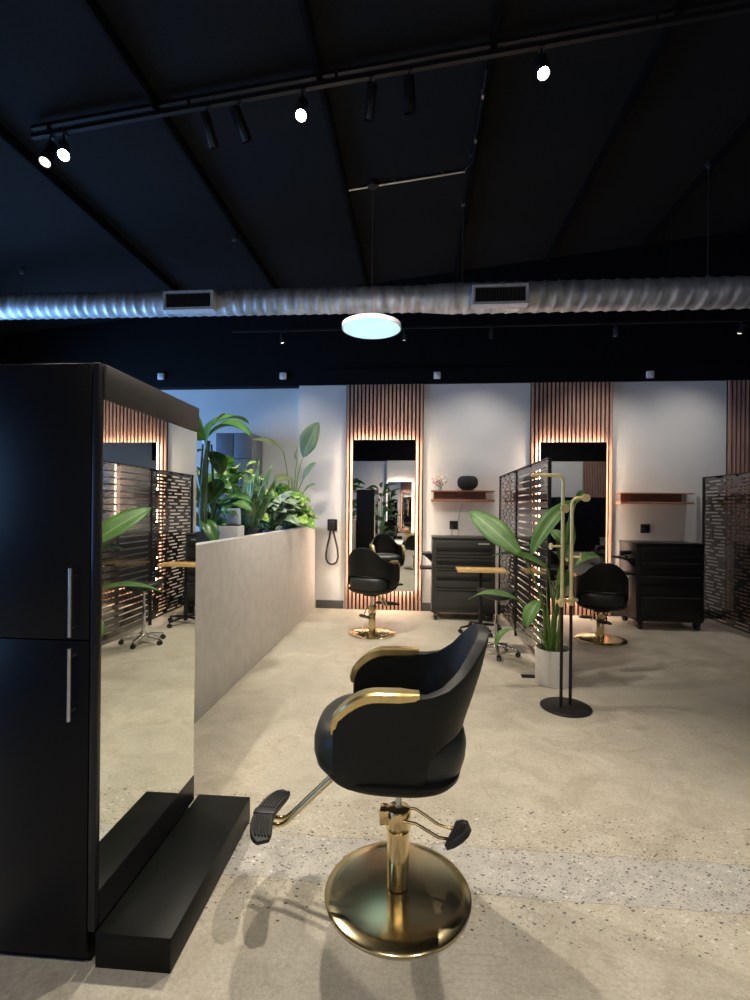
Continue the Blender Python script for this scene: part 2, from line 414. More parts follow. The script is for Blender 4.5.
# ------------------------------------------------------------------ salon chair
def salon_chair(label, loc, rz, lift=0):
    t = thing('salon_chair', label, 'chair', loc, rz, 'black tub salon chairs on round gold bases')
    f0 = .0
    # base
    prof = [(.0, .0), (.285, .0), (.293, .004), (.293, .011), (.286, .017), (.24, .0215), (.18, .026), (.12, .029), (.07, .031), (.0, .032)]
    MB().lathe(prof, 96).build('base_disc', M['golddisc'], t)
    MB().lathe([(.044, .035), (.044, .30), (.040, .312)], 40).build('column', M['gold'], t)
    c = MB().lathe([(.048, .262), (.050, .266), (.050, .335), (.046, .345), (.030, .35)], 40)
    c.box(-.030, .030, .03, .075, .285, .345, bev=.006)
    c.build('collar', M['gold'], t)
    MB().lathe([(.0135, .34), (.0135, .479 + lift)], 20).build('piston', M['chrome'], t)
    m = MB().box(-.09, .09, -.10, .12, .478, .504, bev=.008); m.build('seat_plate', M['blackmetal'], t, loc=(0, 0, lift))
    # pump pedal, on the back side
    p = MB()
    for sx in (-1, 1):
        pts = [(sx * .045, -.02, .32), (sx * .047, -.07, .315), (sx * .045, -.11, .292), (sx * .04, -.16, .262), (sx * .035, -.20, .255), (sx * .03, -.25, .245)]
        p.tube(pts, .0062, 8)
    pr = p.build('pedal_rods', M['gold'], t)
    pd = MB()
    out = [(-.082, .008), (-.078, -.025), (-.055, -.056), (-.02, -.072), (.02, -.072), (.055, -.056), (.078, -.025), (.082, .008)]
    Mx = Matrix.Translation((0, -.225, .24)) @ Matrix.Rotation(math.radians(-20), 4, 'Z') @ Matrix.Rotation(math.radians(-28), 4, 'X')
    pd.prism(out, 'z', 0, .022, Mx)
    for k in range(4):
        pd.box(-.06 + .012 * k, .06 - .012 * k, -.014 * k - .010, -.014 * k - .004, .022, .027, M=Mx)
    pd.build('pedal', M['rubber'], t)
    # ---- tub shell
    def W(z):   # half width
        return .235 + (.292 - .235) * min(1, max(0, (z - .53) / .13)) ** .55 - .012 * max(0, (z - .85) / .2)
    def B(z):   # back reach
        pts = [(.50, .21), (.58, .24), (.66, .238), (.75, .255), (.85, .29), (.95, .322), (1.05, .345), (1.12, .352)]
        for (a, p), (b, q) in zip(pts, pts[1:]):
            if z <= b: return p + (q - p) * max(0, (z - a)) / (b - a)
        return .35
    def interp(pts, x):
        if x <= pts[0][0]: return pts[0][1]
        for (a, p), (b, q) in zip(pts, pts[1:]):
            if x <= b:
                u = (x - a) / (b - a); return p + (q - p) * u
        return pts[-1][1]
    NS, NV = 60, 12
    def sm(u): return u * u * (3 - 2 * u)
    def shell_pt(s, v):
        """s 0 front of the arm -> 1 back centre ; v 0 bottom -> 1 top"""
        if s < .42:
            f = .225 - (.225 + .04) * (s / .42); th = 0
        else:
            th = (s - .42) / .58 * PI / 2; f = None
        # top height
        if th == 0:
            zt = .888 + .006 * (s / .42)
            if f > .06: zt -= .100 * ((f - .06) / .165) ** 2.6
        else:
            d = math.degrees(th)
            zt = interp([(0, .894), (15, .898), (30, .915), (45, .96), (58, 1.018), (70, 1.058), (80, 1.077), (90, 1.083)], d)
        d = math.degrees(th)
        zl = interp([(0, .545), (12, .547), (15, .56), (17, .60), (18.5, .64), (21, .675), (26, .703), (40, .722), (60, .735), (90, .74)], d) if th else .545 + .045 * max(0, 1 - s / .13) ** 2
        z = zl + (zt - zl) * v
        w, bk = W(z), B(z)
        if th == 0: x, y = w, f
        else:
            x = w * max(0, math.cos(th)) ** .82; y = -.04 - (bk - .04) * math.sin(th) ** .95
        if th == 0 and s < .08:  # arm front leans in a touch
            x -= .012 * (1 - s / .08)
        return Vector((x, y, z))
    sh = bmesh.new()
    cols = []
    ss = [i / NS for i in range(NS + 1)]
    ss = [s ** 1.0 for s in ss]
    for sgn in (1, -1):
        for s in (ss if sgn == 1 else list(reversed(ss))[1:]):
            colv = []
            for j in range(NV + 1):
                p = shell_pt(s, j / NV); colv.append(sh.verts.new((p.x * sgn, p.y, p.z)))
            cols.append(colv)
    for a, b in zip(cols, cols[1:]):
        for j in range(NV): sh.faces.new((a[j], a[j + 1], b[j + 1], b[j]))
    bmesh.ops.recalc_face_normals(sh, faces=sh.faces)
    me = bpy.data.meshes.new('backrest_shell'); sh.to_mesh(me); sh.free(); me.materials.append(M['leather'])
    for p in me.polygons: p.use_smooth = True
    so = bpy.data.objects.new('backrest_shell', me); col.objects.link(so); so.parent = t; so.location = (0, 0, lift)
    # orient inward
    md = so.modifiers.new('thick', 'SOLIDIFY'); md.thickness = .042; md.offset = -1 if True else 1
    if sum((p.normal.x * p.center.x + p.normal.y * (p.center.y)) * p.area for p in me.polygons) < 0:
        me.flip_normals()
    md.use_even_offset = False
    bv = so.modifiers.new('round', 'BEVEL'); bv.width = .014; bv.segments = 3; bv.limit_method = 'ANGLE'; bv.angle_limit = math.radians(50)
    # seam down the back
    sm_pts = [shell_pt(1, j / 10) + Vector((0, -.001, 0)) for j in range(11)]
    MB().tube([(p.x, p.y, p.z) for p in sm_pts], .0022, 6).build('back_seam', M['leather'], so)
    # lower bowl under the cushion
    def dish(levels, n=64, mt=M['leather'], nm='seat_bowl'):
        b = bmesh.new(); rings = []
        for (z, w, ff, bb, e) in levels:
            ring = []
            for k in range(n):
                a = 2 * PI * k / n; cx, sy = math.cos(a), math.sin(a)
                x = w * math.copysign(abs(cx) ** e, cx); y = (ff if sy > 0 else bb) * math.copysign(abs(sy) ** e, sy)
                ring.append(b.verts.new((x, y, z)))
            rings.append(ring)
        for p, q in zip(rings, rings[1:]):
            for k in range(n): b.faces.new((p[k], p[(k + 1) % n], q[(k + 1) % n], q[k]))
        b.faces.new(list(reversed(rings[0]))); b.faces.new(rings[-1])
        bmesh.ops.recalc_face_normals(b, faces=b.faces)
        me = bpy.data.meshes.new(nm); b.to_mesh(me); b.free(); me.materials.append(mt)
        smooth_by_angle(me, 60)
        o = bpy.data.objects.new(nm, me); col.objects.link(o); o.parent = t; o.location = (0, 0, lift); return o
    dish([(.505, .08, .12, .10, .8), (.507, .15, .20, .15, .8), (.513, .20, .24, .185, .76), (.526, .24, .262, .208, .72), (.545, .268, .276, .228, .68),
          (.562, .280, .285, .240, .66), (.575, .280, .285, .240, .66), (.580, .27, .275, .23, .68)])
    dish([(.545, .22, .27, .19, .7), (.552, .243, .30, .225, .68), (.575, .2485, .322, .245, .66), (.615, .2485, .333, .258, .65), (.66, .2485, .333, .262, .65),
          (.70, .245, .322, .252, .66), (.725, .232, .295, .228, .7), (.740, .19, .24, .18, .75), (.747, .10, .14, .11, .9), (.748, .02, .02, .02, 1)], mt=M['cushion'], nm='seat_cushion')
    # gold arm caps
    for sgn in (1, -1):
        pts = []; rad = []
        for i in range(15):
            s = .02 + .44 * i / 14
            p = shell_pt(s, 1)
            y = p.y - .006
            z = p.z + .004
            pts.append((sgn * (p.x - .021), y, z)); rad.append(.8 + .2 * min(1, i / 4) if i < 11 else 1 - .10 * (i - 11))
        front = [(sgn * (.292 - .031), .222, .752 + .014 * k) for k in range(3)]
        pts = front + [(p[0], p[1] + .006 * max(0, 1 - k / 3), p[2]) for k, p in enumerate(pts)]
        rad = [.45, .65, .75] + rad
        m = MB().tube(pts, rad, flat=(.058, .040)); m.build('arm_cap', M['goldarm'], t, loc=(0, 0, lift))
    # footrest
    f = MB()
    for sx in (-.022, .022):
        f.tube([(sx, .10, .495 + lift), (sx, .20, .492 + lift), (sx, .25, .475 + lift), (sx, .29, .435 + lift), (sx, .45, .275 + lift), (sx, .467, .262 + lift), (sx, .488, .256 + lift), (sx, .53, .258 + lift)], .0095, 10)
    fr = f.build('footrest_arm', M['gold'], t, loc=(0, 0, lift * .0))
    pad = MB()
    n = 18; top = []; 
    import_w = .052
    for i in range(n):   # banana-shaped pad swept across
        pass
    pts = []; 
    for i in range(n + 1):
        u = -1 + 2 * i / n
        pts.append((u * .165, .545 - .045 * u * u, .268))
    rr = [1 * (1 - .45 * abs(-1 + 2 * i / n) ** 6) for i in range(n + 1)]
    pad.tube(pts, rr, flat=(.088, .026))
    for k in (-.026, -.013, 0, .013, .026):
        for (a, b) in ((-.9, -.16), (.16, .9)):
            q = []
            for i in range(9):
                u = a + (b - a) * i / 8
                q.append((u * .165, .545 + k - .045 * u * u, .268 + .0135))
            pad.tube(q, .0038, 6)
    pad.box(-.018, .018, .50, .59, .26, .286, bev=.004)
    po = pad.build('footrest_pad', M['rubber'], t, loc=(0, .006, lift + .014))
    return t

ch1 = salon_chair('large black salon chair in the foreground facing the cabinet mirror, with gold footrest arm', (-.066, 1.978, 0), PI / 2)
ch2 = copy_tree(ch1); ch2.location = (-.551, 6.045, 0); ch2.rotation_euler.z = math.radians(-17)
ch2['label'] = 'black salon chair seen from behind, turned to the first lit slat-wall mirror'
ch3 = salon_chair('black salon chair on the right behind the valet stand, facing the second mirror', (2.20, 6.107, 0), math.radians(-10), lift=-.13)
ch4 = copy_tree(ch1); ch4.location = (-1.1, -3.4, 0); ch4.rotation_euler.z = math.radians(185)
ch4['label'] = 'black salon chair at the opposite wall, seen only in the mirror'

# ------------------------------------------------------------------ tall black cabinet with mirror
CX1, CX0, CY0, CY1 = -1.065, -1.555, 1.557, 2.31
RZ0 = math.radians(.7)
cab = thing('tall_cabinet', 'tall matte black cabinet in the left foreground with mirrored side', 'cabinet', (CX1, CY0, 0), RZ0)
def L(x, y=None): return x - CX1
b = MB().box(CX0 - CX1 - .0, -.028, .022, CY1 - CY0, .0, 2.03); b.build('body', M['cab'], cab)
for (z0, z1, hz) in ((1.098, 2.029, (1.114, 1.342)), (.03, 1.094, (.836, 1.077))):
    d = MB().box(CX0 - CX1 + .003, -.031, .0, .021, z0, z1, bev=.002).build('door', M['cab'], cab)
    h = MB(); x = -.078
    h.cyl((x, -.03, hz[0]), (x, -.03, hz[1]), .0065)
    for z in (hz[0] + .03, hz[1] - .03): h.cyl((x, -.03, z), (x, .0, z), .004)
    h.build('handle', M['steel'], d)
MB().box(-.0275, -.002, .0, .024, .118, 2.030, bev=.003).build('corner_post', M['cabedge'], cab)
MB().box(-.0275, -.002, .025, CY1 - CY0, .118, .238).build('lower_rail', M['cabedge'], cab)
tb = MB().box(-.027, .006, .0255, CY1 - CY0, 1.915, 2.03, bev=.002); tb.build('top_rail', M['cabtop'], cab)
MB().box(-.0275, -.004, .025, CY1 - CY0 - .002, .24, 1.914).build('mirror_glass', M['mirror'], cab)
stp = MB().box(.001, -.802 - CX1, .0, .803, .0, .117, bev=.002)
so_ = stp.build('platform_step', M['step'], loc=(CX1, CY0, 0)); so_.rotation_euler.z = RZ0
setp(so_, 'low black platform step on the floor along the mirrored cabinet', 'step')

# ------------------------------------------------------------------ tool chests
def tool_chest(label, x0, y0, w, d, h, fam):
    t = thing('tool_chest', label, 'tool chest', (x0, y0, 0), 0, 'rolling tool chests at the stations')
    m = M[fam]
    zb = .135
    MB().box(0, w, .012, d, zb, h - .03, bev=.006).build('body', m, t)
    MB().box(-.008, w + .008, -.006, d, h - .029, h, bev=.008).build('top', m, t)
    ph = h - .03 - zb
    rows = [(.115, 1), (.085, 1), (.085, 1), (.085, 1), (.12, 1), (.14, 1), (.26, 1)]
    tot = sum(r for r, _ in rows); z = h - .04
    sc_ = (ph - .05) / tot
    for k, (r, _) in enumerate(rows):
        hh = r * sc_
        dr = MB().box(.045, w - .045, -.006, .011, z - hh + .008, z - .004, bev=.003).build('drawer', m, t)
        if k:
            MB().prism([(-.006, z - .006), (-.022, z - .008), (-.024, z - .02), (-.018, z - .026), (-.014, z - .016), (-.006, z - .016)], 'x', .06, w - .06).build('drawer_pull', M['blackmetal'] if k % 2 else M['chestbody'], dr)
        elif fam == 'chestbody':
            MB().box(w - .24, w - .09, -.009, -.0065, z - .06, z - .04).build('badge', M['badge'], dr)
        z -= hh
    MB().box(-.006, w + .006, .02, d - .02, zb - .03, zb + .01, bev=.004).build('base_frame', m, t)
    for (cx, cy) in ((.06, .06), (w - .06, .06), (.06, d - .06), (w - .06, d - .06)):
        c_ = MB()
        c_.cyl((cx - .022, cy, .052), (cx + .022, cy, .052), .052, n=24)
        c_.box(cx - .034, cx - .024, cy - .03, cy + .03, .04, .106); c_.box(cx + .024, cx + .034, cy - .03, cy + .03, .04, .106)
        c_.box(cx - .04, cx + .04, cy - .04, cy + .04, .098, .106)
        c_.build('caster', M['rubber'], t)
    # side brackets / folding side shelf on the left
    s = MB()
    s.box(-.14, -.001, .05, d - .08, .90 - .0, .925, bev=.003)
    s.prism([(0, .90), (-.11, .90), (0, .80)], 'y', .06, .075)
    s.build('side_shelf', M['blackmetal'], t)
    s = MB().box(-.17, -.001, .05, d - .08, .70, .72, bev=.003)
    s.box(-.17, -.162, .05, d - .08, .72, .75)
    s.build('side_tray', M['blackmetal'], t)
    return t
tool_chest('charcoal drawer chest on casters under the shelf with the round speaker', .205, 6.87, .87, .50, 1.165, 'chestbody')
tc2 = tool_chest('black drawer chest on casters under the empty right-hand shelf', 2.865, 6.69, .84, .57, 1.135, 'blackmetal')
hd = thing('hair_dryer', 'black hair dryer resting on the side shelf of the right tool chest', 'hair dryer', (2.80, 6.9, .935))
m = MB().cyl((-.06, 0, .045), (.10, 0, .06), .036, .028, n=20); m.build('barrel', M['blackmetal'], hd)
m = MB().tube([(-.0, 0, .03), (-.02, -.05, .012), (-.03, -.13, .012)], .016, 12); m.build('handle', M['blackmetal'], hd)

# ------------------------------------------------------------------ shelves, speaker, vase, sockets
def wall_shelf(label, x0, w, z0, z1):
    t = thing('wall_shelf', label, 'shelf', (x0, YB, z0), 0, 'walnut channel shelves')
    h = z1 - z0; D = .19
    MB().box(0, w, -D, -.0, h - .018, h, bev=.002).build('top_board', M['walnutl'], t)
    MB().box(0, w, -D, -.0, 0, .030, bev=.002).build('bottom_board', M['walnutl'], t)
    MB().box(.04, w - .12, -.085, -.065, .0305, h - .0185).build('back_board', M['walnut'], t)
    return t
wall_shelf('walnut channel shelf holding the round speaker and small flower vase', .195, .93, 1.665, 1.83)
wall_shelf('empty walnut channel shelf above the right-hand black tool chest', 2.90, 1.0, 1.655, 1.815)
sp = thing('wireless_speaker', 'oval black speaker on the left walnut shelf', 'speaker', (.735, 7.39, 1.831))
MB().lathe([(.001, .022), (.08, .024), (.115, .035), (.143, .065), (.152, .105), (.152, .135), (.143, .175), (.115, .205), (.08, .216), (.001, .218)], 48, Matrix.Diagonal((1, .62, 1, 1)), cap=False).build('body', M['speaker'], sp)
MB().lathe([(.07, 0), (.085, .005), (.10, .025), (.08, .03)], 32).build('foot', M['plate'], sp)
vs = thing('flower_vase', 'small clear vase of pink and cream flowers on the left walnut shelf', 'vase', (.335, 7.38, 1.831))
MB().lathe([(.022, 0), (.03, .01), (.032, .05), (.022, .09), (.018, .10)], 24, cap=False).build('vase_body', M['vase'], vs)
MB().lathe([(.0, .001), (.026, .002), (.028, .045), (.0, .045)], 20, cap=False).build('water', M['vase'], vs)
stm = MB(); lf_ = MB()
for k, (dx, dz, big, w_) in enumerate([(-.10, .12, 1, 0), (-.055, .10, 1.2, 0), (-.12, .17, .7, 0), (-.04, .23, .9, 1), (.02, .20, 1.1, 1), (.05, .14, 1, 1), (.13, .19, .6, 1), (.0, .15, .8, 0), (-.03, .17, .9, 1), (.08, .23, .6, 1), (-.085, .20, .6, 1)]):
    yy = random.uniform(-.03, .03)
    stm.tube([(0, 0, .02), (dx * .4, yy * .5, dz * .55), (dx, yy, dz)], .0018, 5)
    g = MB()
    for a in range(6):
        an = a * PI / 3 + k
        g.ball((dx + .014 * big * math.cos(an), yy, dz + .014 * big * math.sin(an)), .011 * big, 1, .6, 1, 6)
    g.ball((dx, yy - .004, dz), .006 * big, n=6); g.build('flower', M['cream'] if w_ else M['pink'], vs)
    lf_.ball((dx * .6, yy, dz * .65), .013, 1.2, .4, .8, 5)
stm.build('stems', M['stem'], vs); lf_.build('leaves', M['leafd'], vs)
def socket(label, x, z, s=.13):
    t = thing('wall_socket', label, 'socket', (x, YB, z), 0, 'black wall sockets')
    MB().box(-s / 2, s / 2, -.012, 0, -s / 2, s / 2, bev=.003).build('cover_plate', M['plate'], t)
    MB().box(-s * .3, s * .3, -.016, -.0125, -s * .36, -s * .04, bev=.002).build('outlet', M['blackmetal'], t)
    MB().box(-s * .3, s * .3, -.016, -.0125, s * .04, s * .36, bev=.002).build('outlet', M['blackmetal'], t)
socket('black square wall socket under the shelf with the speaker', .545, 1.31)
socket('black square wall socket under the empty right-hand shelf', 3.32, 1.295)
cb = MB().tube([(.70, YB - .012, 1.832), (.69, YB - .012, 1.75), (.668, YB - .012, 1.62), (.63, YB - .012, 1.48), (.60, YB - .02, 1.33)], .004, 6)
setp(cb.build('speaker_cable', M['cable']), 'thin grey cable hanging from the speaker shelf to the socket', 'cable')
for dx, nm in ((-.03, 'left of the pair of power cords dropping behind the charcoal chest'), (.06, 'right of the pair of power cords dropping behind the charcoal chest')):
    cb = MB().tube([(.545 + dx, YB - .02, 1.29), (.545 + dx * 1.1, YB - .03, 1.2), (.545 + dx, YB - .03, 1.02)], .004, 6)
    setp(cb.build('power_cord', M['cable']), nm, 'cord')
# hose on the wall
hs = thing('wall_handset', 'black wall-mounted handset with a looped hose beside the first slat panel', 'handset', (-1.31, YB, 1.29))
MB().box(-.075, .075, -.07, 0, -.09, .09, bev=.014).build('holder', M['blackmetal'], hs)
MB().box(-.045, .045, -.10, -.071, -.07, .06, bev=.012).build('handset', M['rubber'], hs)
q = [(-.03, -.04, -.09), (-.045, -.04, -.2), (-.075, -.04, -.32), (-.092, -.04, -.44), (-.09, -.04, -.52), (-.065, -.04, -.58), (-.02, -.04, -.605), (.03, -.04, -.60), (.075, -.04, -.565), (.095, -.04, -.49), (.085, -.04, -.38), (.055, -.04, -.25), (.03, -.04, -.15), (.02, -.04, -.09)]
MB().tube(q, .015, 10).build('hose', M['rubber'], hs)

# ------------------------------------------------------------------ privacy screens
def screen(label, x, y0, y1, seed):
    """perforated screen standing in the plane x, from y0 (near) to y1 (wall)"""
    random.seed(seed)
    t = thing('privacy_screen', label, 'screen', (x, y0, 0), 0, 'black perforated privacy screens')
    Ln = y1 - y0; H0, H1 = .06, 2.03; T = .006
    fr = MB()
    for a in (0, Ln * .545, Ln - .03): fr.box(-.015, .015, a, a + .03, .0, H1)
    fr.build('posts', M['blackmetal'], t)
    MB().box(-.02, .02, -.02 + .02, Ln, H1 + .001, H1 + .012).build('top_rail', M['blackmetal'], t)
    MB().box(-.24, .16, -.03, .03, .0, .014, bev=.002).build('foot', M['blackmetal'], t).location.z = -.0
    # near panel: wide slats, aligned gaps
    def panel(a, b, pitch, gap, rnd):
        s = MB(); z = H0; rows = int((H1 - H0) / pitch); pitch = (H1 - H0) / rows
        for i in range(rows):
            s.box(-T, T, a, b, z, z + pitch - gap)
            # bridges across the gap
            u = a
            if rnd:
                u += random.uniform(0, .12)
                while u < b - .02:
                    wdt = random.uniform(.03, .16); s.box(-T, T, u, min(b, u + wdt), z + pitch - gap, z + pitch)
                    u += wdt + random.uniform(.12, .34)
            else:
                n = 2; seg = (b - a) / n
                for k in range(n + 1):
                    c_ = a + k * seg; s.box(-T, T, max(a, c_ - .035), min(b, c_ + .035), z + pitch - gap, z + pitch)
            z += pitch
        s.box(-T, T, a, b, H1 - .02, H1)
        return s
    panel(.031, Ln * .545 - .001, .0735, .017, False).build('slotted_panel', M['screen'], t, smooth=False)
    panel(Ln * .545 + .031, Ln - .031, .047, .019, True).build('slotted_panel', M['screen'], t, smooth=False)
    return t
screen('dark slotted privacy screen between the two stations, behind the potted plant', 1.215, 4.66, 7.40, 3)
screen('dark slotted privacy screen at the right edge beside the black tool chest', 4.06, 4.66, 7.38, 5)

# ------------------------------------------------------------------ tray table and stool
def star_base(t, n, r, mt, cast, rot=0, z=.075, hub=.10, hub_r=.028):
    b = MB().lathe([(hub_r, z - .03), (hub_r, z + hub)], 20)
    b.build('hub', mt, t)
    for k in range(n):
        a = rot + 2 * PI * k / n; c_, s_ = math.cos(a), math.sin(a)
        l = MB().tube([(c_ * .02, s_ * .02, z + .02), (c_ * r * .5, s_ * r * .5, z + .012), (c_ * r, s_ * r, z - .005)], [1, .85, .6], flat=(.045, .03))
        lo = l.build('leg', mt, t)
        w = MB(); d = Vector((-s_, c_, 0)); p = Vector((c_ * r, s_ * r, .026))
        for o_ in (-.013, .013): w.cyl(p + d * (o_ - .006), p + d * (o_ + .006), .026, n=16)
        w.cyl(p, p + Vector((0, 0, .045)), .008); w.build('caster', cast, lo)
tt = thing('tray_table', 'gold-topped rolling tray table on a black pole beside the charcoal chest', 'table', (.80, 6.30, 0))
star_base(tt, 4, .27, M['blackmetal'], M['rubber'], rot=.35)
MB().lathe([(.021, .12), (.021, .77)], 20).build('pole', M['blackmetal'], tt)
tr = MB().box(-.30, .30, -.17, .17, .77, .785, bev=.004)
for (a, b_, c_, d_) in ((-.30, .30, -.17, -.16), (-.30, .30, .16, .17), (-.30, -.29, -.159, .159), (.29, .30, -.159, .159)): tr.box(a, b_, c_, d_, .7855, .80)
tr = tr.build('tray', M['traygold'], tt)
setp(MB().box(.70, .96, 6.22, 6.27, .786, .80, bev=.004).build('comb', M['traygold']), 'wooden comb lying on the gold tray table', 'comb')
setp(MB().cyl((.62, 6.33, .797), (.68, 6.33, .797), .011).build('hair_clip', M['brass']), 'small brass clip lying on the gold tray table', 'clip')

st = thing('saddle_stool', 'black saddle-seat rolling stool with chrome star base beside the slotted screen', 'stool', (.85, 5.35, 0))
star_base(st, 5, .23, M['chrome'], M['rubber'], rot=-.35, hub=.06)
MB().lathe([(.022, .10), (.022, .36), (.015, .37), (.015, .60)], 20).build('pole', M['chrome'], st)
b = bmesh.new(); n = 40; rings = []
for (z, k) in ((.60, .72), (.605, .86), (.62, .97), (.645, 1.0), (.668, .96), (.68, .8), (.684, .5), (.686, .1)):
    ring = []
    for i in range(n):
        a = 2 * PI * i / n; x = .205 * k * math.cos(a); y = .17 * k * math.sin(a) * (1 + .18 * math.cos(a))
        ring.append(b.verts.new((x, y, z + .9 * abs(x) ** 2 * 1.1 + (-.22 * y * y))))
    rings.append(ring)
for p, q_ in zip(rings, rings[1:]):
    for i in range(n): b.faces.new((p[i], p[(i + 1) % n], q_[(i + 1) % n], q_[i]))
b.faces.new(list(reversed(rings[0]))); b.faces.new(rings[-1])
mm = MB(); mm.bm.free(); mm.bm = b; mm.build('seat', M['cushion'], st, ang=60)

# ------------------------------------------------------------------ valet stand
vt = thing('valet_stand', 'black and gold two-pole valet stand on a round black base beside the potted plant', 'stand', (1.173, 3.967, 0))
MB().lathe([(.19, 0), (.193, .004), (.193, .010), (.188, .014), (0.001, .016)], 64).build('base', M['blackmetal'], vt)
PA, PB = (-.046, -.03), (.042, .03)
MB().cyl((*PA, .015), (*PA, .81), .0125).build('lower_pole', M['blackmetal'], vt)
MB().cyl((*PB, .015), (*PB, .81), .0125).build('lower_pole', M['blackmetal'], vt)
def bend(p, z0, z1, dx, ln, r=.05):
    pts = [(p[0], p[1], z0), (p[0], p[1], z1 - r)]
    for k in range(1, 7):
        a = k / 6 * PI / 2; pts.append((p[0] + dx * r * (1 - math.cos(a)), p[1], z1 - r + r * math.sin(a)))
    pts.append((p[0] + dx * ln, p[1], z1)); return pts
MB().tube(bend(PA, .811, 1.825, -1, .24), .0135, 14).build('upper_pole', M['brass'], vt)
MB().tube(bend(PB, .811, 1.65, 1, .10), .0135, 14).build('upper_pole', M['brass'], vt)
k_ = MB()
k_.cyl((PB[0] + .10, PB[1], 1.65), (PB[0] + .115, PB[1], 1.65), .014)
k_.cyl((PB[0] + .095, PB[1] - .012, 1.65), (PB[0] + .095, PB[1] - .05, 1.65), .030, n=24)
k_.build('top_knob', M['brass'], vt)
def knob(p, z, dx, dy, ln, r=.032):
    m = MB(); d = Vector((dx, dy, 0)).normalized(); a = Vector((p[0], p[1], z))
    m.cyl(a, a + d * ln, .009); m.cyl(a + d * ln, a + d * (ln + .012), r, n=24); m.build('hook_knob', M['brass'], vt)
knob(PA, 1.565, .2, -1, .03, .036); knob(PA, 1.27, -1, -.2, .09, .026); knob(PB, 1.185, 1, -.4, .06, .034)
m = MB().tube([(PA[0] - .035, PA[1] - .014, .84), (PB[0] + .05, PB[1] + .016, .84)], .014, 12)
for (px, py) in (PA, PB): m.lathe([(.021, .80), (.021, .865)], 20, Matrix.Translation((px, py, 0)))
m.build('clamp_bar', M['brass'], vt)

# ------------------------------------------------------------------ plants
def leaf(bm, base, tip, width, nrm=(0, 0, 1), arch=.12, fold=.18, n=12, peak=.42, twist=0, split=0, wav=0):
    """a leaf blade from base to tip, arched along nrm, with a folded midrib"""
    uvl = bm.loops.layers.uv.verify()
    A = Vector(base); B = Vector(tip); d = B - A; ln = d.length; t = d.normalized()
    nn = Vector(nrm); nn = (nn - t * nn.dot(t)); nn = nn.normalized() if nn.length > 1e-4 else t.orthogonal().normalized()
    rows = []
    for i in range(n + 1):
        u = i / n
        c = A + d * u + nn * (arch * ln * 4 * u * (1 - u))
        tt_ = (d + nn * (arch * ln * 4 * (1 - 2 * u))).normalized()
        if twist:
            nr = Matrix.Rotation(twist * u, 3, tt_) @ nn
        else: nr = nn
        nr = (nr - tt_ * nr.dot(tt_)).normalized()
        sd = tt_.cross(nr)
        k = (u / peak) ** .6 if u < peak else (max(0, 1 - ((u - peak) / (1 - peak)) ** 2)) ** .75
        w = width / 2 * max(k, .03)
        row = []
        for j in (-1, -.5, 0, .5, 1):
            wv = wav * math.sin(u * 17 + j * 2) * abs(j)
            p = c + sd * (w * j) + nr * (abs(j) * w * fold * 2 + wv)
            row.append(bm.verts.new(p))
        rows.append(row)
    for i in range(n):
        for j in range(4):
            f = bm.faces.new((rows[i][j], rows[i][j + 1], rows[i + 1][j + 1], rows[i + 1][j])); f.smooth = True
            for lp, (uu, vv) in zip(f.loops, ((j / 4, i / n), ((j + 1) / 4, i / n), ((j + 1) / 4, (i + 1) / n), (j / 4, (i + 1) / n))): lp[uvl].uv = (uu, vv)

def foliage(name, bm, mt, parent, thick=.0016):
    """close the blades into thin solids"""
    me = bpy.data.meshes.new(name); bm.to_mesh(me); bm.free(); me.materials.append(mt)
    o = bpy.data.objects.new(name, me); col.objects.link(o); o.parent = parent
    s = o.modifiers.new('thick', 'SOLIDIFY'); s.thickness = thick
    # object matrix: verts are in world space, parent offset removed here
    for v in me.vertices: v.co -= parent.location
    return o
def rel(t, mb):
    for v in mb.bm.verts: v.co -= t.location
    return mb
def curve3(a, b, c, n=10):
    a, b, c = Vector(a), Vector(b), Vector(c)
    return [tuple(a * (1 - u) ** 2 + b * 2 * u * (1 - u) + c * u * u) for u in [k / n for k in range(n + 1)]]

# floor plant by the screen
pl = thing('bird_of_paradise_plant', 'large-leaved green plant in a white cylinder pot on the floor behind the valet stand', 'potted plant', (1.225, 4.53, 0))
MB().lathe([(.148, 0), (.153, .006), (.158, .30), (.158, .318), (.148, .318), (.146, .27), (.001, .268)], 56).build('pot', M['pot'], pl)
MB().lathe([(.001, .275), (.07, .29), (.146, .278), (.146, .272), (.001, .271)], 40).build('soil', M['soil'], pl)
bmL = bmesh.new(); stems = MB()
cen = (1.225, 4.55, .28)
def pleaf(base, tip, w, nrm=(0, 0, 1), arch=.1, fold=.2, bm=None, r=.011, c=None, ctrl=None, **k):
    leaf(bm if bm is not None else bmL, base, tip, w, nrm, arch, fold, **k)
    c = c or cen
    o = (c[0] + random.uniform(-.05, .05), c[1] + random.uniform(-.05, .05), c[2])
    mid = ctrl or (c[0] * .6 + base[0] * .4, c[1] * .6 + base[1] * .4, c[2] + (base[2] - c[2]) * .75)
    stems.tube(curve3(o, mid, base), [r - (r * .45) * i / 10 for i in range(11)], 7)
random.seed(11)
pleaf((0.919, 4.420, 1.144), (0.508, 4.850, 1.535), .225, (-.25, -1, .55), .05, .12)
pleaf((1.152, 4.450, 1.030), (0.692, 4.700, 1.113), .17, (.1, -.25, 1), .12, .12)
pleaf((1.384, 4.500, 1.643), (0.981, 4.350, 1.152), .17, (-.55, -.7, .5), .10, .28)
pleaf((1.339, 4.750, 1.064), (1.496, 4.950, 1.457), .17, (-.3, -1, .2), .05, .15)
pleaf((1.417, 4.550, 1.618), (1.558, 4.800, 1.736), .08, (0, -1, .5), .05, .2)
pleaf((1.460, 4.700, 1.034), (1.756, 4.800, 1.085), .11, (0, -.4, 1), .2, .2)
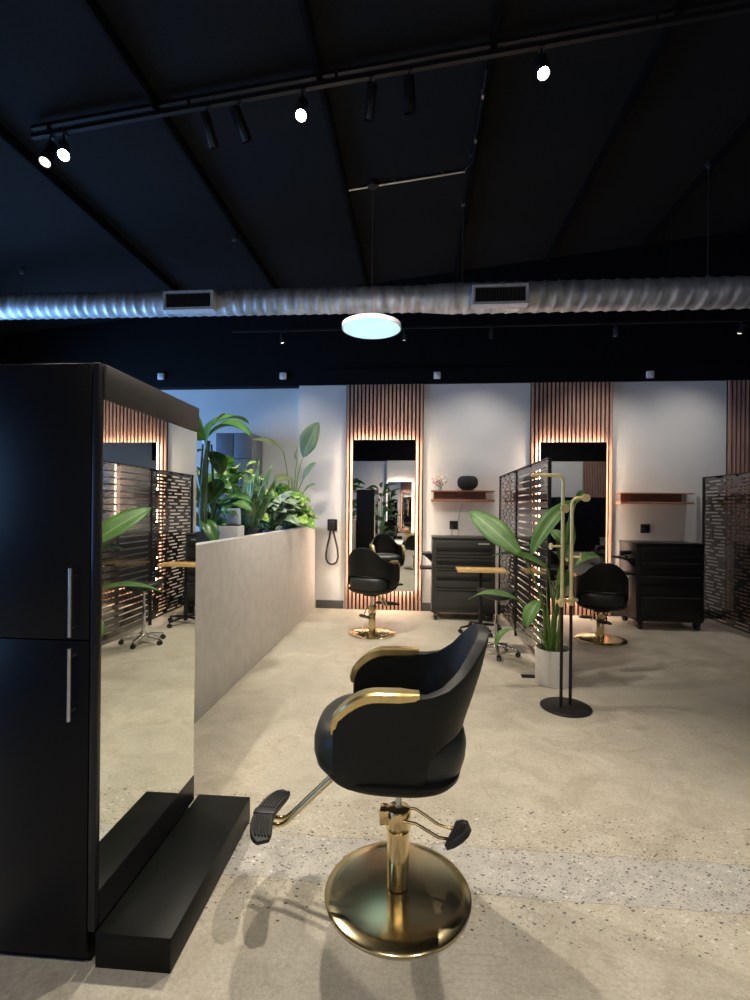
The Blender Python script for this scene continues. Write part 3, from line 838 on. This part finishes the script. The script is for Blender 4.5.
pleaf((1.085, 4.450, 0.755), (0.945, 4.350, 0.526), .14, (-.5, -.7, .5), .12, .2, c=(1.19, 4.5, .28))
pleaf((0.934, 4.600, 0.723), (0.528, 5.150, 0.610), .12, (0, -.5, 1), .10, .15, c=(1.15, 4.5, .28))
pleaf((0.844, 4.400, 0.502), (0.691, 4.350, 0.335), .075, (-.6, -.4, .7), .25, .2, c=(1.13, 4.5, .28), r=.007)
pleaf((1.319, 4.500, 1.242), (1.214, 4.600, 1.370), .10, (0, -1, .2), .1, .2)
pleaf((1.236, 4.500, 0.838), (1.412, 4.750, 0.990), .10, (.3, -1, .1), .1, .2)
for k in range(5):
    a = k * 1.3
    stems.tube(curve3((1.225 + .05 * math.cos(a), 4.55 + .05 * math.sin(a), .28), (1.225 + .07 * math.cos(a), 4.55 + .07 * math.sin(a), .55), (1.225 + .11 * math.cos(a), 4.55 + .11 * math.sin(a), .85)), [.013 - .0009 * i for i in range(11)], 7)
foliage('leaves', bmL, M['leaf'], pl); rel(pl, stems).build('stems', M['stem'], pl)

LZ = 1.121
# tall arching plant beside the cabinet
pA = thing('arching_palm', 'tall arching green plant with a thick stem at the left end of the ledge', 'potted plant', (-1.93, 4.30, LZ))
MB().lathe([(.10, 0), (.13, .18), (.135, .20), (.12, .20), (.001, .17)], 32).build('pot', M['blackpot'], pA)
bmL = bmesh.new(); stems = MB(); random.seed(2)
tr_ = MB()
for dx_, dy_ in ((.03, .03), (-.035, .02), (.02, -.03)): tr_.tube([(-1.93 + dx_, 4.30 + dy_, LZ + .17), (-1.93 + dx_ * 2, 4.30 + dy_ * 2, 1.6), (-1.92 + dx_ * 1.2, 4.30 + dy_, 2.12)], [.016, .014, .009], 8)
tr_.tube([(-1.93, 4.30, LZ + .17), (-1.945, 4.30, 1.5), (-1.93, 4.30, 1.9), (-1.90, 4.30, 2.15)], [.035, .036, .03, .018], 10)
rel(pA, tr_).build('trunk', M['trunk'], pA)
top = (-1.90, 4.30, 2.1)
leaf(bmL, (-1.896, 4.300, 2.193), (-1.512, 4.350, 2.181), .29, (0, -.35, 1), .26, .15)
leaf(bmL, (-1.923, 4.300, 2.102), (-1.819, 4.500, 2.431), .22, (-.6, -.6, .5), .12, .15)
leaf(bmL, (-1.910, 4.250, 2.150), (-1.879, 4.000, 2.284), .20, (0, -1, .6), .15, .15)
leaf(bmL, (-1.945, 4.350, 2.054), (-1.821, 4.400, 1.837), .2, (.6, -.5, .5), .22, .15)
leaf(bmL, (-1.941, 4.300, 2.066), (-2.023, 4.200, 1.876), .15, (-.6, -.5, .6), .25, .15)
leaf(bmL, (-1.946, 4.500, 2.318), (-1.683, 4.750, 2.379), .22, (0, -.3, 1), .18, .15)
leaf(bmL, (-1.946, 4.300, 1.566), (-1.852, 4.500, 1.806), .16, (.5, -.6, .4), .10, .2)
leaf(bmL, (-1.944, 4.300, 1.430), (-1.777, 4.200, 1.213), .14, (.4, -.7, .5), .16, .2)
leaf(bmL, (-1.946, 4.300, 1.612), (-2.015, 4.300, 1.884), .13, (-.4, -.7, .4), .10, .2)
for b_, w_ in (((209, 436), 0), ((206, 452), 0), ((203, 505), 0), ((203, 520), 0)): pass
foliage('leaves', bmL, M['leafd'], pA)
stems.bm.free()

# bird of paradise in the far corner of the ledge
pB = thing('bird_of_paradise_plant', 'tall plant with large upright olive leaves at the far end of the ledge', 'potted plant', (-1.82, 6.95, LZ))
MB().lathe([(.12, 0), (.14, .16), (.145, .18), (.13, .18), (.001, .15)], 32).build('pot', M['blackpot'], pB)
bmL = bmesh.new(); stems = MB(); random.seed(5); cB = (-1.82, 6.95, LZ + .15)
pleaf((-1.646, 6.900, 2.277), (-1.388, 6.750, 2.751), .33, (-.5, -1, .0), .03, .10, c=cB, n=14)
pleaf((-1.911, 6.800, 2.351), (-2.308, 6.600, 2.480), .20, (0, -.5, 1), .10, .15, c=cB)
pleaf((-1.777, 6.800, 1.970), (-1.991, 6.600, 1.901), .20, (0, -.8, .8), .12, .10, c=cB)
pleaf((-1.643, 6.900, 1.948), (-1.435, 6.800, 2.196), .13, (-.7, -.6, 0), .05, .2, c=cB)
pleaf((-1.629, 6.850, 1.746), (-1.411, 6.700, 1.882), .11, (-.4, -.5, .6), .08, .2, c=cB)
pleaf((-1.758, 7.000, 2.229), (-1.770, 7.100, 2.446), .12, (-1, -.5, 0), .05, .2, c=cB)
foliage('leaves', bmL, M['leafy'], pB); rel(pB, stems).build('stems', M['stem'], pB)

# generic bushy plant
def bushy(label, name, loc, lm, n, ln, wd, spread, h, seed, pot='blackpot', pr=.11, ph=.15, arch=.2, updown=(.1, 1.2), lift=0):
    random.seed(seed)
    t = thing(name, label, 'potted plant', loc)
    MB().lathe([(pr * .8, 0), (pr, ph - .02), (pr * 1.04, ph), (pr * .92, ph), (.001, ph - .03)], 32).build('pot', M[pot], t)
    bm = bmesh.new(); s = MB()
    for k in range(n):
        a = k * 2.399 + random.uniform(-.3, .3); el = random.uniform(*updown)
        r = spread * random.uniform(.35, 1); z0 = ph + h * random.uniform(.05, 1)
        b = Vector((r * .55 * math.cos(a), r * .55 * math.sin(a), z0)) + Vector(loc)
        d = Vector((math.cos(a) * math.cos(el), math.sin(a) * math.cos(el), math.sin(el) - .35))
        l = ln * random.uniform(.75, 1.15)
        leaf(bm, b, b + d * l, wd * random.uniform(.8, 1.15), (random.uniform(-.3, .3), -.45, 1), arch, .12, n=8)
        s.tube(curve3(Vector(loc) + Vector((0, 0, ph - .04)), Vector(loc) + Vector((r * .2 * math.cos(a), r * .2 * math.sin(a), z0 * .7)), b, 5), .004, 5)
    foliage('leaves', bm, M[lm], t, .0012); rel(t, s).build('stems', M['stem'], t)
    return t
bushy('silvery green leafy plant in the middle of the ledge', 'silver_evergreen_plant', (-1.80, 5.95, LZ), 'leafs', 70, .27, .14, .28, .34, 3)
bushy('bright green broad-leaved plant spilling over the far end of the partition', 'pothos_plant', (-1.80, 6.72, LZ), 'leafv', 54, .40, .25, .24, .36, 9)
bushy('yellow-green variegated plant behind the snake plant', 'variegated_plant', (-2.10, 5.45, LZ), 'leafv', 44, .30, .17, .30, .72, 14, arch=.15)
bushy('dark leafy plant behind the white square pot', 'leafy_plant', (-2.06, 4.75, LZ), 'leafd', 34, .36, .13, .26, .52, 21, arch=.2)
bushy('low green plant between the silvery plant and the variegated plant', 'leafy_plant', (-2.08, 6.25, LZ), 'leaf', 34, .28, .15, .28, .40, 31)
bushy('tall leafy potted plant on the floor behind the cabinet, seen only in the mirror', 'tall_potted_plant', (-2.35, -1.4, 0), 'leafd', 60, .55, .22, .45, 2.1, 41, pot='pot', pr=.2, ph=.4)
bushy('slim leafy potted plant on the floor near the opposite wall, seen only in the mirror', 'tall_potted_plant', (-1.25, -2.2, 0), 'leafd', 40, .45, .18, .35, 2.0, 43, pot='pot', pr=.17, ph=.35)
# snake plant
sn = thing('snake_plant', 'spiky snake plant in a ribbed black pot on the ledge', 'potted plant', (-1.80, 5.10, LZ))
rb = MB().lathe([(.095, 0), (.108, .20), (.112, .21), (.10, .21), (.001, .18)], 40)
for k in range(30):
    a = 2 * PI * k / 30; rb.tube([(.098 * math.cos(a), .098 * math.sin(a), .01), (.109 * math.cos(a), .109 * math.sin(a), .195)], .004, 5)
rb.build('pot', M['blackpot'], sn)
bmL = bmesh.new(); random.seed(8)
for (tx, ty, ty_) in [(255, 459, 5.1), (269, 463, 5.1), (231, 482, 4.95), (247, 470, 5.2), (262, 480, 5.0), (240, 478, 5.1), (226, 495, 5.0), (273, 478, 5.2), (252, 488, 4.9), (236, 498, 4.9), (266, 492, 4.95), (259, 470, 5.25), (244, 485, 5.3), (233, 490, 5.15), (270, 490, 5.1), (250, 500, 4.85), (262, 500, 5.15), (241, 468, 5.25)]:
    x = -1.80 + (tx - 249) * .0042; a = random.uniform(0, 6.28)
    b_ = (-1.80 + (tx - 249) * .0018, 5.10 + random.uniform(-.05, .05), LZ + .17)
    tipz = 1.55 + (508 - ty) / 490 * ty_
    tipx = (tx - 418) / 490 * ty_ + .005
    leaf(bmL, b_, (tipx, ty_, tipz), .075, (math.cos(a) * .5, -1, 0), .02, .12, peak=.45, twist=random.uniform(-.6, .6))
foliage('leaves', bmL, M['leafn'], sn, .003)
# white square pot + pale box
sq = thing('square_planter', 'white square planter on the ledge beside the ribbed black pot', 'planter', (-1.79, 4.58, LZ))
MB().box(-.10, .10, -.09, .09, 0, .25, bev=.006).build('pot', M['pot'], sq)
MB().box(-.09, .09, -.08, .08, .251, .256).build('soil', M['soil'], sq)
setp(MB().box(-.055, .065, -.04, .04, 0, .16, bev=.012).build('storage_tin', M['palebox'], loc=(-1.775, 4.60, LZ + .257)), 'small pale blue box standing on the white square planter', 'box')
# grey gridded cabinet behind the plants
gc = thing('storage_cabinet', 'tall slate-grey cabinet with square panels behind the plants on the left', 'cabinet', (-3.03, 7.10, 0))
MB().box(0, .56, .02, .50, 0, 2.66, bev=.004).build('body', M['panelgrey'], gc)
for r_ in range(7):
    for c_ in range(2):
        MB().box(.015 + c_ * .27, .275 + c_ * .27 - .005, 0, .019, .06 + r_ * .37, .42 + r_ * .37, bev=.004).build('panel', M['panelgrey'], gc)

# ------------------------------------------------------------------ spiral duct
def duct_seg(mb, x0, x1, r0, r1, z0, z1, pitch=.125, amp=.006, n=40, step=.0156):
    N = max(2, int((x1 - x0) / step)); prev = None
    for i in range(N + 1):
        u = i / N; x = x0 + (x1 - x0) * u; r = r0 + (r1 - r0) * u; z = z0 + (z1 - z0) * u; ring = []
        for k in range(n):
            a = 2 * PI * k / n
            ph = (x / pitch + k / n) % 1
            rr = r + (amp if ph < .16 else 0) * (1 if amp else 0) + amp * .5 * math.sin(ph * 2 * PI)
            ring.append(mb.bm.verts.new((x, 5.78 + rr * math.cos(a), z + rr * math.sin(a))))
        if prev:
            for k in range(n): mb.bm.faces.new((prev[k], prev[(k + 1) % n], ring[(k + 1) % n], ring[k]))
        prev = ring
dt = thing('spiral_duct', 'long galvanised spiral air duct hanging below the black ceiling', 'duct', (0, 0, 0))
d = MB(); duct_seg(d, XL + .01, .06, .146, .147, 4.07, 4.015); d.build('narrow_pipe', M['duct'], dt, ang=60)
d = MB(); duct_seg(d, .061, .40, .153, .174, 4.015, 4.010, amp=0, step=.05); d.build('reducer', M['duct'], dt)
d = MB(); duct_seg(d, .401, XR - .01, .167, .163, 4.010, 3.965, pitch=.16, amp=.007); d.build('wide_pipe', M['duct'], dt, ang=60)
for (a, b_, zc) in ((-3.03, -2.42, 3.985), (.585, 1.20, 3.955)):
    g = MB(); y = 5.555
    hz = .112
    g.box(a, a + .03, y, 5.68, zc - hz, zc + hz); g.box(b_ - .03, b_, y, 5.68, zc - hz, zc + hz)
    g.box(a + .03, b_ - .03, y, 5.68, zc + hz - .03, zc + hz); g.box(a + .03, b_ - .03, y, 5.68, zc - hz, zc - hz + .03)
    go = g.build('vent_frame', M['ventf'], dt, smooth=False)
    MB().box(a + .03, b_ - .03, y + .03, y + .035, zc - hz + .03, zc + hz - .03).build('vent_shade', M['dark'], go)  # thin black sheet stands in for the shade inside the vent
    s = MB(); k = a + .045
    while k < b_ - .04: s.box(k, k + .006, y + .004, y + .024, zc - hz + .03, zc + hz - .03); k += .022
    s.build('vent_blades', M['chestbody'], go, smooth=False)
for x in (-5.02, -2.26, .49, 3.2, 5.95):
    h = MB().cyl((x, 5.78, 4.15), (x, 5.78, cz(x) - .04), .004, n=8)
    h.box(x - .02, x + .02, 5.76, 5.80, cz(x) - .05, cz(x) - .001); h.box(x - .012, x + .012, 5.768, 5.792, 4.16, 4.20)
    h.build('hanger_rod', M['steel'], dt)

# ------------------------------------------------------------------ round pendant light
rl = thing('round_pendant_light', 'flat round glowing pale blue light hanging from the ceiling', 'light', (-.511, 5.2, 3.462))
MB().lathe([(.303, .0), (.315, .0), (.315, .045), (.29, .05), (.001, .05), (.001, .03), (.303, .03), (.303, .0)], 72, cap=False).build('housing', M['whitebox'], rl)
MB().lathe([(.001, .002), (.302, .002), (.302, .028), (.001, .028)], 72).build('diffuser', M['disclight'], rl)
MB().cyl((0, 0, .051), (0, 0, cz(-.511) - 3.462 - .058), .0022, n=6).build('cable', M['cable'], rl)
cd = thing('conduit', 'thin steel conduit with a round junction box on the black ceiling', 'conduit', (0, 0, 0))
MB().cyl((-.84, 5.24, cz(-.84) - .02), (.46, 5.24, cz(.46) - .02), .012).build('tube', M['steel'], cd)
MB().tube([(.46, 5.21, cz(.46) - .02), (.50, 5.15, cz(.5) - .02), (.51, 5.0, cz(.5) - .10), (.51, 3.95, cz(.5) - .10)], .009, 8).build('tube', M['blackmetal'], cd)
MB().lathe([(.055, 0), (.06, .01), (.06, .05)], 24, Matrix.Translation((-.511, 5.2, cz(-.511) - .055))).build('junction_box', M['blackmetal'], cd)
m = MB()
for (x, y) in ((-.28, 5.22), (.22, 5.22), (.50, 5.0)): m.box(x - .012, x + .012, y - .018, y + .018, cz(x) - .036, cz(x) - .002)
for y in (4.7, 4.2): m.box(.50, .52, y - .02, y + .02, cz(.5) - .115, cz(.5) - .06)
m.build('clips', M['steel'], cd)

# ------------------------------------------------------------------ track and spotlights
def track(name, label, x0, x1, y, zf):
    t = thing(name, label, 'track', (0, 0, 0))
    def bar(m, w, h, dz): m.prism([(x0, zf(x0) + dz), (x1, zf(x1) + dz), (x1, zf(x1) + dz + h), (x0, zf(x0) + dz + h)], 'y', y - w / 2, y + w / 2)
    m = MB(); bar(m, .036, .034, 0); m.build('track_rail', M['blackmetal'], t)
    m = MB(); bar(m, .03, .03, .075); m.build('upper_rail', M['blackmetal'], t)
    m = MB()
    x = x0 + .15
    while x < x1:
        m.box(x - .012, x + .012, y - .012, y + .012, zf(x) + .03, zf(x) + .08); x += 1.2
    m.build('spacers', M['blackmetal'], t)
    return t
TZ = lambda x: cz(x) - .14
track('lighting_track', 'long black lighting track with double rail running across the ceiling', -3.22, 6.5, 3.80, TZ)

def spot(label, loc, aim, lit=None, power=0, size=90, blend=.5, color=(1, .88, .72), ln=.235, r=.046, soft=.045, stem=.065):
    t = thing('spotlight', label, 'spotlight', loc, 0, 'black cylinder spotlights')
    A = Vector(aim) - Vector(loc); A.normalize()
    q = A.to_track_quat('Z', 'Y').to_matrix().to_4x4()
    piv = Vector((0, 0, -stem - .06))
    MB().cyl((0, 0, 0), (0, 0, -stem - .03), .010, n=12).box(-.02, .02, -.03, .03, -.012, .0).build('stem', M['blackmetal'], t)
    Mx = Matrix.Translation(piv) @ q @ Matrix.Translation((0, 0, -ln * .30))
    h = MB().lathe([(.001, 0), (r * .93, 0), (r, .006), (r, ln), (r * .9, ln), (r * .86, ln - .03), (.001, ln - .03)], 28, Mx)
    h.build('head', M['gloss'], t)
    if lit:
        MB().lathe([(.001, ln - .028), (r * .82, ln - .028), (r * .82, ln - .006), (.001, ln - .006)], 24, Mx).build('lens', M[lit], t)
    if power:
        ld = bpy.data.lights.new('spot_beam', 'SPOT'); ld.energy = power; ld.spot_size = math.radians(size); ld.spot_blend = blend
        ld.color = color; ld.shadow_soft_size = soft
        lo = bpy.data.objects.new('spot_beam', ld); col.objects.link(lo); lo.parent = t
        lo.matrix_local = Mx @ Matrix.Translation((0, 0, ln + .01)) @ Matrix.Rotation(PI, 4, 'X')
    return t
W = (1.0, .89, .74)
def tp(x): return (x, 3.80, TZ(x) - .003)
spot('black spotlight at the far left end of the track beside the brightest lamp', tp(-3.06), (-2.6, 1.5, 0), 'lensdim', 120, 70, .6, W)
spot('brightest lit spotlight near the left end of the track', tp(-2.94), (-.6, .8, .4), 'lens', 420, 80, .7, W)
spot('left of the two unlit black spotlights left of the lit centre lamp', tp(-1.72), (-.9, 6.6, 0), None, 330, 75, .8, W)
spot('right of the two unlit black spotlights left of the lit centre lamp', tp(-1.46), (.2, 6.4, 0), None, 260, 75, .8, W)
spot('lit spotlight in the middle of the track', tp(-.94), (-.55, .9, 0), 'lens', 420, 85, .8, W)
spot('black spotlight right of the lit centre lamp, leaning left', tp(-.40), (-1.3, 6.2, 0), None, 250, 75, .8, W)
spot('black spotlight hanging straight down the track, right of the leaning one', tp(-.10), (.1, 5.6, 0), None, 250, 75, .8, W)
spot('lit spotlight on the right half of the track', tp(.90), (.7, .9, 0), 'lens', 420, 85, .8, W)
track('lighting_track', 'added unseen black lighting track behind the viewpoint, carrying the fill spotlights', -4.0, 7.0, -.9, TZ)  # unseen track and heads, added as fill for opposite wall and foreground floor
def bp_(x): return (x, -.9, TZ(x) - .003)
for (x, aim, pw, lb) in ((.2, (.2, -4.6, 1.2), 380, 'added unseen fill spotlight behind the viewpoint aimed at the backlit mirror opposite'),
                         (4.6, (5.2, -4.6, 1.6), 420, 'added unseen fill spotlight behind the viewpoint aimed at the black cupboards'),
                         (-.6, (-.4, .9, 0), 230, 'added unseen fill spotlight behind the viewpoint aimed at the floor left of centre'),
                         (1.9, (1.5, 1.2, 0), 230, 'added unseen fill spotlight behind the viewpoint aimed at the floor right of centre')):
    spot(lb, bp_(x), aim, 'lens', pw, 95, .9, W, soft=.12)
# rear track close to the back wall
RZ = lambda x: 3.97
rt = thing('rear_track', 'thin black lighting track hanging near the back wall', 'track', (0, 0, 0))
MB().box(-2.6, 5.4, 6.58, 6.61, 3.97, 3.995).build('track_rail', M['blackmetal'], rt)
m = MB()
for x in (-2.3, .5, 3.2, 5.2): m.cyl((x, 6.595, 3.995), (x, 6.595, cz(x) - .001), .004, n=6)
m.build('hanger_rods', M['blackmetal'], rt)
for (x, ax, pw, lb, lit) in ((-1.88, -2.0, 60, 'small lit spotlight near the back wall, left of the round pendant', 'lens'),
                        (-.20, -.5, 50, 'small spotlight near the back wall just right of the round pendant', 'lensdim'),
                        (.95, .75, 80, 'small black spotlight near the back wall above the speaker shelf', None),
                        (2.53, 2.7, 75, 'small lit spotlight near the back wall above the second mirror', 'lensdim'),
                        (4.07, 3.3, 62, 'small lit spotlight near the back wall at the right edge', 'lensdim')):
    spot(lb, (x, 6.595, 3.97), (ax, 7.35, .2), lit, pw, 110, 1.0, (1, .92, .82), ln=.12, r=.032, stem=.01)
# small white boxes on the black upper wall
for (x, z, lb) in ((-4.10, 3.62, 'leftmost small white box on the black band above the wall'), (-2.115, 3.60, 'small white box on the black band left of the first slat panel'),
                   (.27, 3.565, 'small white box on the black band right of the first slat panel'), (3.34, 3.535, 'small white box on the black band right of the second slat panel')):
    t = thing('ceiling_sensor', lb, 'sensor', (x, YB - (.045 if x > -1.45 else 0), z), 0, 'small white boxes on the black band')
    MB().box(-.05, .05, -.04, 0, -.05, .05, bev=.008).build('housing', M['whitebox'], t)
    MB().box(-.02, .02, -.046, -.0405, -.02, .02, bev=.002).build('cover', M['whitebox'], t)

# ------------------------------------------------------------------ lights
def area(name, loc, rot, sx, sy, e, c):
    ld = bpy.data.lights.new(name, 'AREA'); ld.shape = 'RECTANGLE'; ld.size = sx; ld.size_y = sy; ld.energy = e; ld.color = c
    o = bpy.data.objects.new(name, ld); col.objects.link(o); o.location = loc; o.rotation_euler = rot; ld.spread = math.radians(130); return o
BL = (.22, .48, 1.0)
area('window_daylight', (XL - .03, 5.65, 1.9), (0, -PI / 2, 0), 2.5, 2.9, 240, BL)
area('window_daylight', (XL - .03, -1.8, 1.9), (0, -PI / 2, 0), 2.5, 3.1, 80, BL)

wd = bpy.data.worlds.new('World'); sc.world = wd; wd.use_nodes = True
wd.node_tree.nodes['Background'].inputs[0].default_value = (.3, .5, .9, 1)
wd.node_tree.nodes['Background'].inputs[1].default_value = .3

# ------------------------------------------------------------------ camera
F = 490.0
cam = bpy.data.cameras.new('camera'); cam.sensor_fit = 'HORIZONTAL'; cam.sensor_width = 36; cam.lens = F / 750 * 36
co = bpy.data.objects.new('camera', cam); col.objects.link(co)
y, p, ro = math.radians(5.0), 0.0, .0100
f = Vector((-math.sin(y) * math.cos(p), math.cos(y) * math.cos(p), math.sin(p)))
r = Vector((math.cos(y), math.sin(y), 0)); u = r.cross(f)
r2 = math.cos(ro) * r + math.sin(ro) * u; u2 = -math.sin(ro) * r + math.cos(ro) * u
co.matrix_world = Matrix(((r2.x, u2.x, -f.x, 0), (r2.y, u2.y, -f.y, 0), (r2.z, u2.z, -f.z, 1.55), (0, 0, 0, 1)))
sc.camera = co
cam.shift_y = 8.5 / 750
vsn = sc.view_settings
vsn.view_transform = 'Standard'; vsn.look = 'None'; vsn.gamma = 1; vsn.exposure = 0.0; vsn.use_curve_mapping = False
